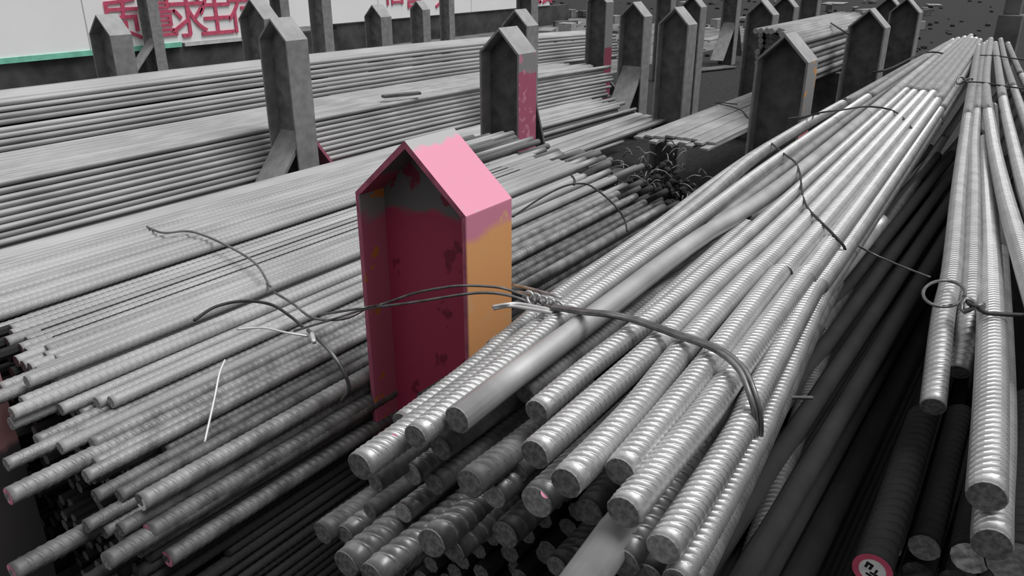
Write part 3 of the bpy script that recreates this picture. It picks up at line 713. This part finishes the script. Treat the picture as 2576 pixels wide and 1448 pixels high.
# ------------------------------------------------------------------ binding wires
# the main double wire: from the left stack across the post, knotted, over the bright bars
def twist(path, r, off, turns):
    fr = frames(path); n = len(path); A = []; B = []
    for i, (p, (t, a, c)) in enumerate(zip(path, fr)):
        th = 2 * PI * turns * i / n; v = (a * math.cos(th) + c * math.sin(th)) * off
        A.append(p + v); B.append(p - v)
    return [A, B]
WR = .0040
over = [P(1392, 772, .515), P(1470, 784, .492), P(1530, 790, .478), P(1600, 805, .478), P(1700, 840, .474), P(1800, 876, .470), P(1862, 925, .476), P(1892, 990, .492), P(1906, 1050, .52), P(1902, 1112, .56), P(1868, 1125, .60)]
left1 = [P(800, 792, .66), P(905, 775, .60)] + [PX(960, 765, 1.02), PX(1040, 738, 1.00), PX(1110, 724, 1.0), PX(1165, 718, 1.01), PX(1250, 722, 1.03), PX(1300, 736, 1.04), P(1350, 757, .535), P(1392, 775, .515)]
left2 = [P(740, 832, .72), P(830, 805, .66), PX(915, 778, 1.0), PX(1040, 760, 0.99), PX(1165, 740, 1.0), PX(1230, 736, 1.01), PX(1290, 745, 1.02), P(1350, 768, .54), P(1395, 782, .517)]
bw = empty('binding_wire', (over[3].x, over[3].y, over[3].z)); tag(bw, 'thick double wire tied over the bright bars, its tail crossing the pink-capped post', 'wire')
def wchild(name, strands, r, m):
    strands = [[p - bw.location for p in s] for s in strands]
    return wire_mesh(name, strands, r, m, bw)
wchild('strand', twist(spline(over, 14), WR, WR, 0.0), WR, WIRE)
wchild('tail', [spline(left1, 8)], .0026, WIRE); wchild('tail', [spline(left2, 8)], .0026, WIRE)
kn = []
for k in range(5):
    c0 = P(1330 + 18 * k, 752 + 6 * k, .527)
    kn.append([c0 + Vector((.004 * math.cos(t) + .010 * t / 6, .013 * math.cos(t), .013 * math.sin(t))) for t in [j * .6 for j in range(11)]])
kn.append(spline([P(1290, 716, .55), P(1340, 727, .53), P(1410, 748, .515)], 6)); kn.append(spline([P(1300, 733, .55), P(1340, 740, .53), P(1378, 750, .52)], 6))
wchild('knot', kn, .0026, mat('wire_glint', g(0.55), rough=0.3, metal=0.8, scale=40))
wchild('cut_end', [spline([PX(1240, 771, 1.0), PX(1275, 765, 1.0), PX(1310, 764, 1.01), P(1392, 780, .52)], 6), spline([PX(1243, 776, 1.0), PX(1290, 770, 1.0), P(1390, 786, .52)], 6)], .0030, WIREB)
# thin dark wire across the bundle and its tail to the ring
def dw(name, pts, r, label, m=WIRED):
    o = wire_mesh(name, [spline(pts, 8)], r, m); tag(o, label, 'wire'); return o
dw('binding_wire', [P(1935, 355, .55), P(1970, 385, .522), P(2000, 408, .508), P(2013, 440, .498), P(2017, 480, .492), P(2030, 520, .485), P(2060, 553, .482), P(2095, 588, .488), P(2122, 618, .505), P(2130, 645, .54)], .0028, 'thin dark wire looping half way along the bright bars')
dw('binding_wire', [P(2010, 300, .56), P(2060, 284, .50), P(2120, 276, .49), P(2180, 268, .485), P(2240, 276, .482), P(2275, 300, .485), P(2300, 335, .50), P(2303, 360, .55)], .0030, 'dark wire round the bright bars just beyond the middle one')
dw('binding_wire', [P(1985, 298, .6), P(2030, 292, .56), P(2060, 286, .51)], .0035, 'loose wire tail sticking out left above the bright bars', WIRE)
dw('binding_wire', [P(2195, 182, .51), P(2240, 172, .492), P(2320, 134, .482), P(2370, 134, .482), P(2395, 150, .52)], .005, 'wire round the bright bars near their far ends')
dw('binding_wire', [P(2125, 615, .52), P(2145, 612, .53), P(2200, 640, .56), P(2270, 670, .56), P(2340, 697, .53)], .0020, 'thin slack wire spanning the dark gap to the wire ring', WIRE)
dw('binding_wire', [P(2131, 615, .53), P(2133, 648, .535)], .0026, 'short pale wire stub hanging at the right edge of the bright bars', WIREB)
c0 = P(2375, 738, .475)
ring = []
for k in range(29):
    th = 2 * PI * k / 26 + 1.2; a = P(2375 + 53 * math.cos(th), 738 + 33 * math.sin(th), .475); ring.append(a)
o = wire_mesh('wire_ring', [ring], .0026, WIRE); tag(o, 'open wire ring resting on the leftmost bars of the right bundle', 'wire')
dw('binding_wire', [P(2425, 745, .475), P(2440, 765, .47), P(2462, 772, .47), P(2480, 786, .472), P(2520, 790, .475), P(2600, 793, .48)], .0032, 'wire knot and tail running from the ring to the right edge')
o = wire_mesh('wire_knot', [[P(2446, 772, .475) + Vector((.012 * math.cos(t) + .001 * t, .014 * math.sin(t), .008 * math.sin(2 * t))) for t in [j * .5 for j in range(26)]]], .0030, WIRE); tag(o, 'small dark knot of wire between ring and right-hand tail', 'wire')
for a, b, lab in ((2427, 203, 'leftmost'), (2466, 136, 'upper')):
    dw('binding_wire', [P(a, b + 3, .47), P(a + 40, b + 4, .475), P(a + 90, b + 12, .475), P(a + 150, b + 20, .48)], .0035, lab + ' tie wire across the far part of the right bundle')
o = wire_mesh('wire_knot', [[P(2427, 203, .49) + Vector((.02 * math.cos(t), .03 * math.sin(t), .015 * math.sin(2 * t))) for t in [j * .5 for j in range(26)]]], .0045, WIRE); tag(o, 'small wire knot left of the far part of the right bundle', 'wire')
# faint wire on the dark side
dw('binding_wire', [P(1925, 995, .60), P(1965, 998, .62), P(2045, 1000, .62)], .0030, 'short stiff wire poking right from under the bright bars', mat('wire_dim', g(0.09), rough=.5))
# wires on the left stack
dw('binding_wire', [P(370, 570, .72), P(410, 585, .712), P(480, 582, .71), P(560, 612, .71), P(640, 660, .712), P(680, 720, .72)], .0032, 'faint grey wire sunk among the bars of the left stack', mat('wire_faint', g(0.15), rough=.6))
dw('binding_wire', [P(488, 806, .715), P(540, 772, .705), P(610, 757, .70), P(680, 765, .705), P(730, 795, .72), P(765, 825, .74)], .0034, 'arched dark wire over the left stack, above the white one')
dw('binding_wire', [P(595, 828, .705), P(660, 824, .70), P(720, 836, .70), P(775, 845, .71)], .0022, 'thin pale wire lying flat left of the wire tie on the left stack', WIREB)
dw('binding_wire', [P(775, 830, .715), P(800, 852, .71), P(832, 885, .72), P(862, 930, .75), P(878, 975, .79), P(860, 1010, .83)], .0045, 'grey wire tie curving down the near side of the left stack', WIRE)
dw('binding_wire', [P(785, 838, .70), P(790, 860, .70)], .005, 'bright wire stub at the top of the curved tie', WIREB)
dw('binding_wire', [P(566, 905, .70), P(552, 940, .71), P(540, 1000, .735), P(515, 1112, .77)], .0022, 'straight white wire slanting across the near side of the left stack', WIREB)
dw('binding_wire', [P(1290, 545, .72), P(1360, 498, .715), P(1420, 468, .71), P(1470, 462, .71), P(1505, 480, .715), P(1545, 515, .74), P(1570, 550, .78), P(1578, 582, .81)], .0030, 'dark curved wire near the right-hand ends of the left stack')
dw('binding_wire', [P(1437, 440, .70), P(1445, 452, .70), P(1444, 465, .71)], .0040, 'small dark wire hook on the top right bar of the left stack')
dw('binding_wire', [P(690, 735, .715), P(735, 762, .72), P(790, 800, .73), P(870, 800, .73), P(930, 770, .72)], .0030, 'grey wire running from the left stack towards the pink-capped post', WIRE)

def dot(px, py, lab_part, r=.004):
    dg = bpy.context.evaluated_depsgraph_get(); X, Y, z = ray(px, py)
    h = SC.ray_cast(dg, cam.location, Vector((X, Y, z)).normalized())
    if not h[0] or 'label' not in h[4]: return
    host = h[4]; nrm = h[2]; q = nrm.to_track_quat('Z', 'Y')
    bm = bmesh.new(); bmesh.ops.create_circle(bm, cap_ends=True, segments=10, radius=r, matrix=Matrix.Translation(h[1] + nrm * .0012) @ q.to_matrix().to_4x4())
    ob = bm_obj('paint_dot', bm, [PINK]); ob.parent = host; ob.matrix_parent_inverse = host.matrix_world.inverted()
bpy.context.view_layer.update()
dot(991, 1098, 'paint'); dot(1373, 1240, 'paint', .006)
# painted bar ends of the left stack
def painted_end(px, py, d, label, cols):
    p0 = P(px, py, d); r = .0165
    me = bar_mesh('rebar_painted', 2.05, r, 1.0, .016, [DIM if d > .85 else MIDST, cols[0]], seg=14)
    o = put(me, p0, label, None, rx=0, rz=random.uniform(-.01, .01))
    V = []; F = []; n = 14; a0, a1 = cols[2]
    for k in range(n + 1):
        th = a0 + (a1 - a0) * k / n
        for q in (r * .45, r * .93): V.append((-r * .075, math.cos(th) * q, math.sin(th) * q))
    for k in range(n): F.append((2 * k, 2 * k + 1, 2 * k + 3, 2 * k + 2))
    mesh_obj('paint_mark', V, F, [cols[1]], o)
painted_end(22, 1248, .825, 'bar end with pink paint crescent at the left edge of the picture', (ENDF2, PINK, (.3, 5.2)))
painted_end(375, 1338, .893, 'bar end with a pink fleck on its left rim above the C-shaped one', (ENDF2, PINK, (-1.2, 2.2)))
painted_end(422, 1405, .955, 'bar end with a C-shaped pink paint mark', (ENDF, PINK, (.6, 5.4)))
painted_end(32, 1440, .90, 'bar end with a pink blot in the bottom left corner', (ENDF2, PINK, (0, 3.5)))
painted_end(268, 1412, .900, 'pale round bar end lower left of the C-shaped pink mark', (ENDF2, ENDF2, (0, 3)))
painted_end(355, 1262, .84, 'bar end with a small chalky hook mark on the shoulder of the left stack', (ENDF, WHITEP, (2.2, 5.6)))
